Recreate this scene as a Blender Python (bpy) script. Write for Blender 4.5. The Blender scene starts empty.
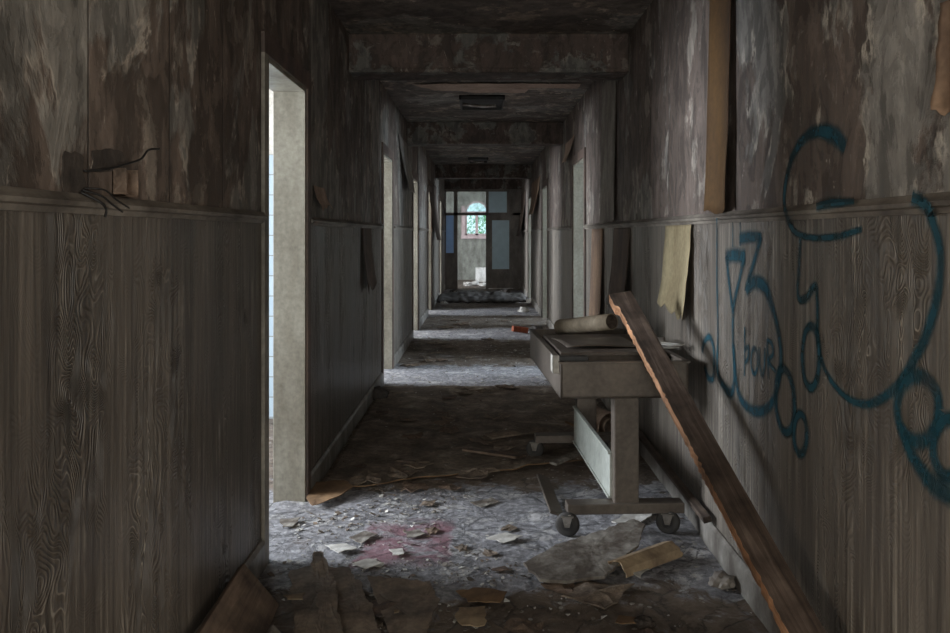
import bpy, bmesh, math, random
from mathutils import Vector, Matrix, noise
random.seed(7)
sc = bpy.context.scene
C = sc.collection
R = math.radians
H = 1.36            # eye height
XL, XR = -0.90, 1.005   # corridor wall faces
WT = 0.155          # wall thickness
CEIL = 2.725
BEAM = 2.46
F = 820.0
Y0, Y1 = -3.0, 20.3

# ------------------------------------------------------------------ materials
class NT:
    def __init__(s, name):
        s.m = bpy.data.materials.new(name); s.m.use_nodes = True
        s.t = s.m.node_tree; s.b = s.t.nodes['Principled BSDF']
        s.tc = s.t.nodes.new('ShaderNodeTexCoord')
    def n(s, typ, **kw):
        nd = s.t.nodes.new('ShaderNode' + typ)
        for k, v in kw.items():
            if k in ('operation', 'blend_type', 'data_type', 'noise_dimensions', 'feature', 'wave_type', 'bands_direction', 'wave_profile', 'distance', 'noise_type'):
                setattr(nd, k, v)
        return nd
    def set(s, sock, v):
        if hasattr(v, 'is_linked') or isinstance(v, bpy.types.NodeSocket): s.t.links.new(v, sock)
        elif isinstance(v, (tuple, list)):
            sock.default_value = tuple(v) + ((1,) if len(sock.default_value) == 4 and len(v) == 3 else ())
        else: sock.default_value = v
    def mapping(s, scale=(1, 1, 1), loc=(0, 0, 0), src=None):
        nd = s.n('Mapping'); s.set(nd.inputs['Vector'], src or s.tc.outputs['Object'])
        nd.inputs['Scale'].default_value = scale; nd.inputs['Location'].default_value = loc
        return nd.outputs[0]
    def noise(s, vec, scale, detail=6, rough=.55, dist=0):
        nd = s.n('TexNoise'); s.set(nd.inputs['Vector'], vec)
        nd.inputs['Scale'].default_value = scale; nd.inputs['Detail'].default_value = detail
        nd.inputs['Roughness'].default_value = rough; nd.inputs['Distortion'].default_value = dist
        return nd.outputs['Fac']
    def ramp(s, fac, stops):
        nd = s.n('ValToRGB'); s.set(nd.inputs[0], fac)
        e = nd.color_ramp.elements
        while len(e) > 1: e.remove(e[-1])
        for i, (p, c) in enumerate(stops):
            if not isinstance(c, (tuple, list)): c = (c, c, c)
            el = e[0] if i == 0 else e.new(p)
            el.position = p; el.color = tuple(c) + (1,)
        return nd.outputs[0]
    def mix(s, fac, a, b, mode='MIX'):
        nd = s.n('Mix', data_type='RGBA', blend_type=mode)
        s.set(nd.inputs[0], fac); s.set(nd.inputs[6], a); s.set(nd.inputs[7], b)
        return nd.outputs[2]
    def math(s, op, a, b=0.0, c=0.0):
        nd = s.n('Math', operation=op); s.set(nd.inputs[0], a); s.set(nd.inputs[1], b); s.set(nd.inputs[2], c)
        return nd.outputs[0]
    def sep(s, vec=None):
        nd = s.n('SeparateXYZ'); s.set(nd.inputs[0], vec or s.tc.outputs['Object']); return nd.outputs
    def bump(s, h, strength=.5, dist=.01, prev=None):
        nd = s.n('Bump'); s.set(nd.inputs['Height'], h)
        nd.inputs['Strength'].default_value = strength; nd.inputs['Distance'].default_value = dist
        if prev is not None: s.set(nd.inputs['Normal'], prev)
        return nd.outputs[0]
    def out(s, col=None, rough=.7, normal=None, spec=.4, metal=0):
        if col is not None: s.set(s.b.inputs['Base Color'], col)
        s.set(s.b.inputs['Roughness'], rough); s.set(s.b.inputs['Metallic'], metal)
        s.set(s.b.inputs['Specular IOR Level'], spec)
        if normal is not None: s.set(s.b.inputs['Normal'], normal)
        return s.m

def peeling(name, brown, gray, pale, sc_=2.0, zs=.45, strips=True, thr=.5, palew=.5, period=.49, phase=1.88, vary=.17):
    t = NT(name)
    v = t.mapping((1, 1, zs))
    n1 = t.noise(v, sc_, 10, .62, .4)
    fac = n1
    xyz = t.sep()
    if strips:       # each hung width of wall covering aged differently
        k = t.math('DIVIDE', t.math('SUBTRACT', xyz[1], phase - period * 20), period)
        wn = t.n('TexWhiteNoise'); wn.noise_dimensions = '1D'; t.set(wn.inputs['W'], t.math('FLOOR', k))
        fac = t.math('ADD', n1, t.math('MULTIPLY', t.math('SUBTRACT', wn.outputs[0], .5), vary))
        fr = t.math('FRACT', k)
        seam = t.ramp(fr, [(0, 0), (.006 / period, 1), (1 - .006 / period, 1), (1, 0)])
    mask = t.ramp(fac, [(thr - .015, 0), (thr + .015, 1)])
    edge = t.ramp(fac, [(thr - .004, 0), (thr + .008, 1), (thr + .03, 0)])
    fine = t.noise(t.mapping((1, 1, .5)), 30, 5, .7)
    streak = t.noise(t.mapping((9, 9, .5)), 1.2, 5, .6)
    second = t.ramp(t.noise(t.mapping((1, 1, zs * 1.4), (3, 7, 1)), sc_ * 1.7, 8, .65), [(.57, 0), (.60, 1)])
    c = t.mix(mask, brown, gray)
    c = t.mix(t.math('MULTIPLY', second, .55), c, pale)
    c = t.mix(1, c, t.ramp(streak, [(.3, .74), (.7, 1.2)]), 'MULTIPLY')
    c = t.mix(1, c, t.ramp(fine, [(.3, .72), (.7, 1.22)]), 'MULTIPLY')
    chip = t.math('MULTIPLY', edge, t.ramp(t.noise(v, 9, 4), [(.5, 0), (.6, palew)]))
    fleck = t.math('MULTIPLY', t.ramp(t.noise(t.mapping((1, 1, .4), (6, 2, 4)), 26, 6, .7, .6), [(.62, 0), (.66, 1)]), t.ramp(t.noise(t.mapping((1, 1, .6), (1, 9, 4)), 2.6, 5), [(.48, 0), (.60, .6)]))
    mid = t.ramp(t.noise(t.mapping((1, 1, .5), (9, 3, 7)), 7, 8, .68, .5), [(.46, .62), (.50, 1), (.56, 1.0), (.60, 1.35)])
    c = t.mix(1, c, mid, 'MULTIPLY')
    c = t.mix(fleck, c, tuple(min(1, x * 1.7) for x in pale))
    c = t.mix(chip, c, tuple(min(1, x * 2.0) for x in pale))
    hgt = t.math('ADD', t.math('MULTIPLY', mask, .5), t.math('ADD', t.math('MULTIPLY', fine, .35), t.math('ADD', t.math('MULTIPLY', second, .4), t.math('MULTIPLY', mid, .5))))
    if strips:
        c = t.mix(1, c, t.ramp(seam, [(0, .35), (1, 1)]), 'MULTIPLY')
        hgt = t.math('ADD', hgt, t.math('MULTIPLY', seam, .8))
    big = t.noise(t.mapping((1, 1, .6)), 3.5, 3)
    nrm = t.bump(hgt, .75, .008, t.bump(big, .6, .03))
    return t.out(c, t.ramp(fine, [(.3, .5), (.7, .85)]), nrm, .35)

M = {}
M['upper'] = peeling('peeling_wall_paint', (.155, .118, .095), (.25, .228, .20), (.36, .305, .25), 1.7, .62)
M['upper_r'] = peeling('peeling_wall_paint_graffiti_side', (.14, .108, .09), (.235, .217, .195), (.36, .32, .27), 1.6, .62, True, .565, .6, 1.62, 3.24, .08)
M['ceil'] = peeling('peeling_ceiling_paint', (.15, .122, .104), (.24, .222, .198), (.50, .40, .31), 1.5, 1, False, .52)
M['beam'] = peeling('peeling_beam_paint', (.105, .075, .062), (.165, .155, .14), (.22, .19, .16), 3.0, 1, False, .53)

def woodgrain_vinyl():
    t = NT('embossed_woodgrain_covering')
    v = t.mapping((1, 1, .52))
    xyz = t.sep()
    field = t.noise(v, 8.5, 1.0, .4, .25)
    rings = t.math('SINE', t.math('MULTIPLY', field, 230.0))
    fib = t.noise(t.mapping((60, 60, 2.2)), 1.0, 4, .6)
    amp = t.ramp(t.noise(t.mapping((1.6, 1.6, .5), (4, 2, 9)), 2.2, 4), [(.46, .08), (.66, 1)])
    h = t.math('ADD', t.math('MULTIPLY', rings, t.math('MULTIPLY', amp, .42)), t.math('MULTIPLY', fib, .9))
    k = t.math('FRACT', t.math('DIVIDE', t.math('SUBTRACT', xyz[1], -7.0), .53))
    seam = t.ramp(k, [(0, 0), (.006, 1), (.994, 1), (1, 0)])
    dirt = t.noise(t.mapping((1, 1, .3), (8, 1, 2)), 1.6, 7, .6)
    c = t.ramp(dirt, [(.32, (.09, .074, .06)), (.5, (.145, .122, .10)), (.7, (.21, .182, .15))])
    c = t.mix(1, c, t.ramp(fib, [(.3, .6), (.7, 1.35)]), 'MULTIPLY')
    c = t.mix(1, c, t.ramp(t.noise(t.mapping((13, 13, .55), (2, 2, 2)), 1.0, 5, .65), [(.3, .68), (.5, .97), (.72, 1.45)]), 'MULTIPLY')
    # rubbed crests, with bright glints painted into the colour
    crest_glint = t.math('MULTIPLY', t.ramp(rings, [(.80, 0), (1, 1)]), t.ramp(t.noise(t.mapping((1, 1, .55), (1, 5, 3)), 4.5, 6, .65), [(.47, 0), (.62, .9)]))
    crest_glint = t.math('MULTIPLY', crest_glint, amp)
    c = t.mix(crest_glint, c, (.56, .49, .40))
    frayed_glint = t.math('MULTIPLY', t.ramp(fib, [(.54, 0), (.64, 1)]), t.ramp(t.noise(t.mapping((1.2, 1.2, 1.8), (7, 5, 1)), 2.0, 7, .65), [(.50, 0), (.64, .75)]))  # pale fibre glints painted in over frayed patches
    c = t.mix(frayed_glint, c, (.36, .32, .265))
    c = t.mix(1, c, t.ramp(seam, [(0, .4), (1, 1)]), 'MULTIPLY')
    nrm = t.bump(h, .95, .006, t.bump(t.noise(t.mapping((1, 1, .5)), 4, 3), .5, .02))
    return t.out(c, t.ramp(dirt, [(.3, .36), (.7, .55)]), nrm, .55)
M['lower'] = woodgrain_vinyl()

def dirty(name, base, dark, rough=.6, sc_=5, stain=.5, bumpd=.002, spec=.4, metal=0, stretch=(1, 1, .5), fine=40):
    t = NT(name)
    n1 = t.noise(t.mapping(stretch), sc_, 8, .62)
    n2 = t.noise(t.mapping(), fine, 4, .6)
    c = t.mix(t.ramp(n1, [(stain - .12, 1), (stain + .14, 0)]), base, dark)
    c = t.mix(1, c, t.ramp(n2, [(.3, .8), (.7, 1.15)]), 'MULTIPLY')
    return t.out(c, rough, t.bump(t.math('ADD', n1, t.math('MULTIPLY', n2, .4)), .6, bumpd), spec, metal)
M['jamb'] = dirty('grimy_cream_door_paint', (.37, .35, .29), (.20, .18, .14), .5, 4, .49, stretch=(1, 1, .3))
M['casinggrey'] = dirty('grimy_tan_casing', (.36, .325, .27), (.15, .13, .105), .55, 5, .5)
M['casing'] = dirty('brown_stained_casing', (.17, .115, .09), (.08, .06, .05), .55, 6, .5)
M['rail'] = dirty('grimy_rail_paint', (.27, .235, .195), (.09, .075, .062), .45, 7, .5, .003, stretch=(1, .4, 1))
M['skirting'] = dirty('grey_skirting_paint', (.30, .28, .25), (.11, .095, .08), .5, 6, .5, .003)
M['cart'] = dirty('tarnished_cart_steel', (.155, .128, .105), (.085, .068, .056), .42, 3, .42, .001, .5, .35)
M['cartgrey'] = dirty('grey_green_cart_enamel', (.40, .42, .38), (.22, .22, .19), .42, 4, .42, .001)
M['darksteel'] = dirty('black_steel', (.035, .034, .034), (.02, .018, .017), .45, 6, .5, .001)
M['whitemetal'] = dirty('chipped_white_metal', (.62, .60, .55), (.3, .27, .22), .45, 12, .45, .001)
M['rubber'] = dirty('black_rubber', (.03, .028, .027), (.055, .05, .045), .7, 10, .5, .001)
M['chrome'] = dirty('dull_chrome', (.42, .40, .37), (.2, .17, .14), .35, 12, .45, .001, .5, .8)
M['cardtube'] = dirty('grubby_card_tube', (.42, .35, .26), (.22, .175, .125), .75, 4, .5, .001)
M['card'] = dirty('brown_cardboard', (.27, .165, .085), (.14, .085, .05), .85, 5, .5, .002)
M['cardpale'] = dirty('pale_cardboard', (.42, .31, .19), (.2, .14, .09), .85, 6, .5, .002)
M['lino'] = dirty('torn_brown_linoleum', (.31, .24, .18), (.13, .10, .078), .75, 5, .52, .006, stretch=(1, 1, 1))
M['plaster'] = dirty('broken_plasterboard', (.36, .335, .295), (.12, .098, .08), .85, 11, .54, .012, stretch=(1, 1, 1))
M['white'] = dirty('dirty_white_paper', (.66, .64, .60), (.36, .33, .29), .8, 9, .45, .002)
M['ochre'] = dirty('ochre_stained_paper', (.105, .052, .013), (.04, .02, .009), .8, 3, .5, .002, stretch=(1, 1, .35))
M['paper'] = dirty('aged_wallpaper_back', (.34, .28, .165), (.20, .155, .085), .8, 3.2, .47, .003, stretch=(1, 1, .5))
M['peelbrown'] = dirty('brown_peeling_wallpaper', (.17, .115, .085), (.08, .06, .05), .8, 5, .5, .003)
M['peelorange'] = dirty('tan_peeling_wallpaper', (.33, .21, .13), (.17, .11, .075), .8, 5, .5, .003)
M['peelgrey'] = dirty('grey_peeling_wallpaper', (.30, .27, .235), (.16, .135, .115), .8, 5, .5, .003)
M['peelpink'] = dirty('pinkish_peeling_plaster', (.45, .33, .26), (.3, .21, .16), .8, 5, .45, .003)
M['brick'] = dirty('rust_red_brick', (.34, .085, .035), (.18, .05, .025), .85, 14, .5, .004, stretch=(1, 1, 1))
M['heap'] = dirty('sodden_dark_carpet', (.09, .078, .07), (.035, .03, .027), .85, 8, .5, .01, stretch=(1, 1, 1))
M['frame'] = dirty('grey_brown_joinery', (.27, .24, .215), (.15, .13, .115), .5, 5, .5, .002)
M['windowframe'] = dirty('pinkish_window_paint', (.55, .43, .42), (.38, .28, .27), .5, 6, .45, .001)
M['plastergreen'] = dirty('mouldy_plaster', (.30, .305, .26), (.14, .135, .115), .8, 4, .5, .006)
M['roomwall'] = dirty('pale_room_plaster', (.62, .60, .55), (.42, .38, .32), .8, 3, .45, .004)
M['dark'] = dirty('dark_masonry', (.10, .08, .066), (.04, .032, .027), .9, 12, .5, .012, stretch=(1, 1, 1))
M['wire'] = dirty('black_cable_insulation', (.02, .018, .017), (.012, .011, .01), .5, 20, .5, .0005)
M['bark'] = dirty('tree_bark', (.12, .09, .06), (.05, .04, .03), .9, 8)
M['leaf'] = dirty('green_leaves', (.16, .50, .10), (.05, .28, .08), .6, 2, .5, .001)
M['ground'] = dirty('grass_ground', (.12, .22, .06), (.08, .12, .04), .9, 1)

def tile_mat():
    t = NT('blue_white_wall_tiles')
    b = t.n('TexBrick'); t.set(b.inputs['Vector'], t.mapping((1, 1, 1)))
    b.offset = 0
    m = t.n('CombineXYZ'); x = t.sep()
    t.set(m.inputs[0], x[0]); t.set(m.inputs[1], x[2]); t.set(b.inputs['Vector'], m.outputs[0])
    b.inputs['Color1'].default_value = (.40, .48, .53, 1); b.inputs['Color2'].default_value = (.34, .43, .5, 1)
    b.inputs['Mortar'].default_value = (.22, .22, .2, 1); b.inputs['Scale'].default_value = 1
    b.inputs['Brick Width'].default_value = .15; b.inputs['Row Height'].default_value = .15; b.inputs['Mortar Size'].default_value = .004
    return t.out(b.outputs['Color'], .3)
M['tiles'] = tile_mat()

def wood(name, a, b_, c_, axis=1, rough=.7):
    t = NT(name)
    s = [40, 40, 40]; s[axis] = 2.0
    n1 = t.noise(t.mapping(tuple(s)), 1.0, 6, .65, .6)
    n2 = t.noise(t.mapping(), 7, 6, .6)
    c = t.ramp(n1, [(.3, a), (.5, b_), (.72, c_)])
    c = t.mix(1, c, t.ramp(n2, [(.32, .45), (.65, 1.25)]), 'MULTIPLY')
    return t.out(c, rough, t.bump(n1, .9, .004), .35)
M['timber'] = wood('old_dark_timber', (.04, .028, .022), (.095, .066, .05), (.19, .14, .11))
M['timberraw'] = wood('raw_split_timber', (.17, .075, .035), (.40, .20, .10), (.62, .36, .21))
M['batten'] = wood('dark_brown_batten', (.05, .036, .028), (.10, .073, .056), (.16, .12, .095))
M['board'] = wood('dirty_brown_board', (.10, .07, .05), (.18, .125, .09), (.26, .19, .14))

def floor_mat():
    t = NT('debris_strewn_floor')
    xyz = t.sep(); v = t.mapping()
    n1 = t.noise(v, 3.0, 10, .65)
    n2 = t.noise(v, 26, 6, .7)
    n3 = t.noise(t.mapping((1, 1, 1), (5, 3, 0)), 7.5, 8, .7, .8)
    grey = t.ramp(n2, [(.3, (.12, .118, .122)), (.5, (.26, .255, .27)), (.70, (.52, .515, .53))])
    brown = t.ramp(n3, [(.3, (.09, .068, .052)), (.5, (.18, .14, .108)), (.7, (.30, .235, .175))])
    # floor painted paler where doorway daylight falls; brown dirt between
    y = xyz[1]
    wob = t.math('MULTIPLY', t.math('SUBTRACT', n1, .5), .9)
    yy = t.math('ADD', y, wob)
    lit_bands = None
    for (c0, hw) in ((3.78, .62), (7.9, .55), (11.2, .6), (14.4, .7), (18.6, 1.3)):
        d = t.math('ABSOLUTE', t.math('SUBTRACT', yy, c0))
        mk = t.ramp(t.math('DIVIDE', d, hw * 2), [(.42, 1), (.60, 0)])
        lit_bands = mk if lit_bands is None else t.math('MAXIMUM', lit_bands, mk)
    amount = t.math('ADD', t.math('MULTIPLY', lit_bands, .42), t.math('MULTIPLY', t.math('SUBTRACT', n3, .5), 1.5))
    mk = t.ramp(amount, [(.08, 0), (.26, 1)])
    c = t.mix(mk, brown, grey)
    lay = t.noise(t.mapping((1, 1, 1), (2, 8, 0)), 5.5, 9, .72, .5)
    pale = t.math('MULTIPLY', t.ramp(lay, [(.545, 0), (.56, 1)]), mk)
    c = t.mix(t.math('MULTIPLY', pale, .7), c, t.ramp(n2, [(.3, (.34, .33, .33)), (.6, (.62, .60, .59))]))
    # remains of red floor paint
    def band(s_, lo, hi, e): 
        a = t.ramp(t.math('DIVIDE', t.math('SUBTRACT', s_, lo - e), 2 * e), [(0, 0), (1, 1)])
        b = t.ramp(t.math('DIVIDE', t.math('SUBTRACT', s_, hi - e), 2 * e), [(0, 1), (1, 0)])
        return t.math('MULTIPLY', a, b)
    red = t.math('MULTIPLY', band(t.math('ADD', xyz[0], t.math('MULTIPLY', wob, .25)), -.52, -.135, .012), band(t.math('ADD', y, t.math('MULTIPLY', wob, .3)), 3.38, 3.86, .05))
    red = t.math('MULTIPLY', red, t.ramp(n3, [(.38, 0), (.54, .75)]))
    c = t.mix(red, c, (.25, .10, .125))
    # pale paint flakes
    vo = t.n('TexVoronoi'); t.set(vo.inputs['Vector'], v); vo.inputs['Scale'].default_value = 34
    sel = t.sep(vo.outputs['Color'])
    fl = t.math('MULTIPLY', t.ramp(sel[0], [(.93, 0), (.94, 1)]), t.ramp(vo.outputs['Distance'], [(.30, 1), (.36, 0)]))
    c = t.mix(t.math('MULTIPLY', fl, .8), c, (.5, .47, .42))
    cr = t.n('TexVoronoi', feature='DISTANCE_TO_EDGE'); t.set(cr.inputs['Vector'], t.mix(.25, v, n3)); cr.inputs['Scale'].default_value = 6
    crack = t.ramp(cr.outputs['Distance'], [(.0, 0), (.03, 1)])
    c = t.mix(1, c, t.ramp(crack, [(0, .5), (1, 1)]), 'MULTIPLY')
    h = t.math('ADD', t.math('ADD', t.math('MULTIPLY', n2, .5), t.math('MULTIPLY', crack, .3)), t.math('ADD', t.math('MULTIPLY', fl, .5), t.math('ADD', t.math('MULTIPLY', n3, .8), t.math('MULTIPLY', pale, .5))))
    return t.out(c, t.ramp(n2, [(.3, .5), (.7, .85)]), t.bump(h, .9, .018), .4)
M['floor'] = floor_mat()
def cover_mat():
    t = NT('worn_brown_floor_covering'); v = t.mapping()
    n1 = t.noise(v, 4.5, 10, .68, .6); n2 = t.noise(v, 30, 6, .7)
    c = t.ramp(n1, [(.3, (.085, .065, .05)), (.46, (.17, .132, .102)), (.56, (.26, .21, .165)), (.68, (.46, .39, .31))])
    c = t.mix(1, c, t.ramp(n2, [(.3, .6), (.7, 1.35)]), 'MULTIPLY')
    return t.out(c, .7, t.bump(t.math('ADD', n1, t.math('MULTIPLY', n2, .4)), .9, .03), .35)
M['cover'] = cover_mat()

def glass_mat(name, col, rough, trans, alpha=1):
    t = NT(name)
    t.b.inputs['Transmission Weight'].default_value = trans
    t.b.inputs['IOR'].default_value = 1.1
    return t.out(t.ramp(t.noise(t.mapping(), 6, 5), [(.3, tuple(x * .8 for x in col)), (.7, col)]), rough)
M['blueglass'] = glass_mat('blue_frosted_glass', (.36, .52, .85), .5, .75)
M['greyglass'] = glass_mat('dusty_grey_glass', (.52, .63, .70), .45, .6)
M['clearglass'] = glass_mat('dusty_clear_glass', (.9, .93, .93), .12, .95)

def spray_mat():
    t = NT('teal_spray_paint')
    uv = t.tc.outputs['UV']
    v = t.sep(uv)[1]
    a = t.math('SUBTRACT', 1.0, t.math('ABSOLUTE', t.math('SUBTRACT', t.math('MULTIPLY', v, 2.0), 1.0)))
    n = t.noise(t.mapping(), 60, 5, .7)
    n0 = t.noise(t.mapping(), 9, 4, .6)
    core = t.ramp(t.math('ADD', a, t.math('MULTIPLY', t.math('SUBTRACT', n, .5), .35)), [(.06, 0), (.62, .9)])
    core = t.math('MULTIPLY', core, t.ramp(n0, [(.3, .62), (.65, 1)]))
    t.set(t.b.inputs['Alpha'], core)
    return t.out(t.ramp(n0, [(.3, (.006, .036, .05)), (.7, (.011, .085, .12))]), .55, None, .3)
M['spray'] = spray_mat()

# ------------------------------------------------------------------ mesh helpers
class MB:
    def __init__(s): s.bm = bmesh.new(); s.uv = None
    def box(s, x0, x1, y0, y1, z0, z1, mi=0):
        vs = [s.bm.verts.new(p) for p in ((x0, y0, z0), (x1, y0, z0), (x1, y1, z0), (x0, y1, z0), (x0, y0, z1), (x1, y0, z1), (x1, y1, z1), (x0, y1, z1))]
        for f in ((3, 2, 1, 0), (4, 5, 6, 7), (0, 1, 5, 4), (1, 2, 6, 5), (2, 3, 7, 6), (3, 0, 4, 7)):
            s.bm.faces.new([vs[i] for i in f]).material_index = mi
        return s
    def prism(s, pts, axis, a, b, mi=0):
        """polygon pts in the two other axes, extruded along axis from a to b"""
        def mk(p, d):
            q = list(p); q.insert(axis, d); return s.bm.verts.new(q)
        A = [mk(p, a) for p in pts]; B = [mk(p, b) for p in pts]
        n = len(pts)
        fs = [s.bm.faces.new(A), s.bm.faces.new(B[::-1])]
        for i in range(n): fs.append(s.bm.faces.new((A[i], B[i], B[(i + 1) % n], A[(i + 1) % n])))
        for f in fs: f.material_index = mi
        return s
    def tube(s, path, r, seg=10, cap=True, mi=0, inner=None):
        path = [Vector(p) for p in path]
        rings = []
        up = Vector((0, 0, 1))
        for i, p in enumerate(path):
            d = (path[min(i + 1, len(path) - 1)] - path[max(i - 1, 0)]).normalized()
            a = d.cross(up)
            if a.length < .05: a = d.cross(Vector((1, 0, 0)))
            a.normalize(); b = a.cross(d)
            rr = r[i] if isinstance(r, (list, tuple)) else r
            rings.append([s.bm.verts.new(p + (a * math.cos(k * 2 * math.pi / seg) + b * math.sin(k * 2 * math.pi / seg)) * rr) for k in range(seg)])
        for A, B in zip(rings, rings[1:]):
            for k in range(seg):
                f = s.bm.faces.new((A[k], A[(k + 1) % seg], B[(k + 1) % seg], B[k])); f.smooth = True; f.material_index = mi
        if cap:
            s.bm.faces.new(rings[0][::-1]).material_index = mi; s.bm.faces.new(rings[-1]).material_index = mi
        return s
    def grid(s, fn, nu, nv, mi=0, smooth=True):
        g = [[s.bm.verts.new(fn(i / nu, j / nv)) for j in range(nv + 1)] for i in range(nu + 1)]
        for i in range(nu):
            for j in range(nv):
                f = s.bm.faces.new((g[i][j], g[i + 1][j], g[i + 1][j + 1], g[i][j + 1])); f.smooth = smooth; f.material_index = mi
        return s
    def build(s, name, mats, parent=None, bevel=0, solid=0, loc=None, rot=None, fix=True):
        if fix: bmesh.ops.recalc_face_normals(s.bm, faces=s.bm.faces)
        me = bpy.data.meshes.new(name); s.bm.to_mesh(me); s.bm.free()
        for m in (mats if isinstance(mats, (list, tuple)) else [mats]): me.materials.append(m)
        o = bpy.data.objects.new(name, me); C.objects.link(o)
        if parent is not None: o.parent = parent
        if loc is not None: o.location = loc
        if rot is not None: o.rotation_euler = rot
        if solid:
            md = o.modifiers.new('thickness', 'SOLIDIFY'); md.thickness = solid; md.offset = 0
        if bevel:
            md = o.modifiers.new('edge', 'BEVEL'); md.width = bevel; md.segments = 2; md.limit_method = 'ANGLE'
        return o

def tag(o, label, cat, group=None, kind=None):
    o['label'] = label; o['category'] = cat
    if group: o['group'] = group
    if kind: o['kind'] = kind
    return o
def struct(o): o['kind'] = 'structure'; return o
def empty(name, loc, rz=0):
    e = bpy.data.objects.new(name, None); C.objects.link(e); e.location = loc; e.rotation_euler = (0, 0, rz)
    e.empty_display_size = .05
    return e
def fbm(p, o=4): return noise.fractal(Vector(p), 1.0, 2.0, o)
def on_wall(px, py, X=XR):     # where a mark on a corridor wall lies, as (y, z)
    y = X * F / (px - 481.0)
    return y, H - (py - 234.0) * y / F

# ------------------------------------------------------------------ setting
LD = [(.25, 1.15), (3.42, 4.20), (7.47, 8.28), (10.75, 11.62), (13.85, 14.75), (17.6, 18.5)]  # first doorway is unseen, added to light the near walls
RD = [(.25, 1.15), (7.92, 8.90), (12.3, 13.35), (16.2, 17.3)]  # first one here is also added out of view, for light
DOORH = 2.107
RAILZ = 1.41

def floor_h(x, y):
    h = .010 * fbm((x * 2.2, y * 2.2, 0)) + .005 * fbm((x * 9, y * 9, 3))
    g = noise.noise(Vector((x * 1.1, y * 1.1, 9)))
    return h + .012 * max(0, g) - .004
mb = MB()
NX, NY = 70, 560
mb.grid(lambda u, v: (-1.06 + u * 2.23, Y0 + v * 24.5, floor_h(-1.06 + u * 2.23, Y0 + v * 24.5) if 0.001 < u < .999 else -.01), NX, NY)
mb.box(-5, -1.06, Y0, 26, -.08, -.008).box(1.17, 5, Y0, 26, -.08, -.008).box(-1.06, 1.17, 21.4, 26, -.08, -.004).box(-1.06, 1.17, Y0, 21.4, -.08, -.05)
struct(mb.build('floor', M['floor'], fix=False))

def wall(name, x0, x1, doors, ya, yb, up):
    m = MB(); ys = ya
    for a, b in doors + [(yb, yb)]:
        m.box(x0, x1, ys, a, -.03, RAILZ, 0); m.box(x0, x1, ys, a, RAILZ, CEIL + .1, 1)
        if b > a: m.box(x0, x1, a, b, DOORH, CEIL + .1, 1)
        ys = b
    return struct(m.build(name, [M['lower'], M[up]]))
wall('wall_left', XL - WT, XL, LD, Y0, Y1 + .1, 'upper')
wall('wall_right', XR, XR + WT, RD, Y0, Y1 + .1, 'upper_r')
struct(MB().box(-5, 5, Y0, 26, CEIL, CEIL + .12).build('ceiling', M['ceil']))

for i, y in enumerate((5.58, 10.0, 16.1)):
    m = MB(); N = 40
    m.box(XL, XR, y, y + .30, BEAM, CEIL)
    m.box(XL, XR, y - .012, y, BEAM + .0, BEAM + .03)
    struct(m.build('trim_%d' % (i + 1), M['beam'], bevel=.006))

# chair rails and skirting between the doors
def strips_between(doors, a0, b0):
    out, ys = [], a0
    for a, b in doors + [(b0, b0)]:
        out.append((ys, a)); ys = b
    return out
def profile(x, s, z):   # moulded rail profile in (x, z); s = direction into the corridor
    return [(x, z - .020), (x + s * .012, z - .020), (x + s * .016, z - .008), (x + s * .027, z - .004), (x + s * .030, z + .006), (x + s * .020, z + .014), (x + s * .012, z + .024), (x, z + .026)]
for side, X, s, doors in (('left', XL, 1, LD), ('right', XR, -1, RD)):
    m = MB(); k = MB()
    for a, b in strips_between(doors, Y0, Y1):
        a2, b2 = a + (.07 if a > Y0 else 0), b - (.07 if b < Y1 else 0)
        n = max(2, int((b2 - a2) / .25))
        for j in range(n):
            ya, yb = a2 + (b2 - a2) * j / n, a2 + (b2 - a2) * (j + 1) / n
            m.prism(profile(X, s, 1.425), 1, ya, yb)
        k.prism([(X, -.02), (X + s * .018, -.02), (X + s * .018, .095), (X + s * .008, .112), (X, .112)], 1, a2, b2)
    o = m.build('trim_rail_' + side, M['rail']); struct(o)
    struct(k.build('baseboard_' + side, M['skirting'], bevel=.002))
bpy.data.objects['trim_rail_left'].name = 'trim_4'
bpy.data.objects['trim_rail_right'].name = 'trim_5'

# door linings
def door_lining(n, side, a, b):
    X, s = (XL, 1) if side == 'L' else (XR, -1)
    root = empty('door_%d' % n, (X, a, 0)); root['kind'] = 'structure'
    def loc(o): o.matrix_parent_inverse = root.matrix_basis.inverted(); return o
    xi, xo = X + s * .004, X - s * (WT + .004)
    x0, x1 = sorted((xi, xo))
    root_m = root.matrix_basis
    for ya, yb in ((a - .001, a + .022), (b - .022, b + .001)):
        loc(MB().box(x0, x1, ya, yb, -.02, DOORH).build('jamb', M['jamb'], root, bevel=.002))
    loc(MB().box(x0, x1, a, b, DOORH - .022, DOORH + .002).build('head', M['jamb'], root, bevel=.002))
    c0, c1 = sorted((X, X + s * .016))
    for ya, yb in ((a - .065, a + .004), (b - .004, b + .065)):
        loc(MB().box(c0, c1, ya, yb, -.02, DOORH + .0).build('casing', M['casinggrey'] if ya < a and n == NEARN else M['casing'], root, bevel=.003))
    loc(MB().box(c0, c1, a - .065, b + .065, DOORH - .004, DOORH + .085).build('casing', M['casing'], root, bevel=.003))
    return root
root_n = 1; NEARN = 2
bpy.context.view_layer.update()
for a, b in LD: door_lining(root_n, 'L', a, b); root_n += 1
for a, b in RD: door_lining(root_n, 'R', a, b); root_n += 1

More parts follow.
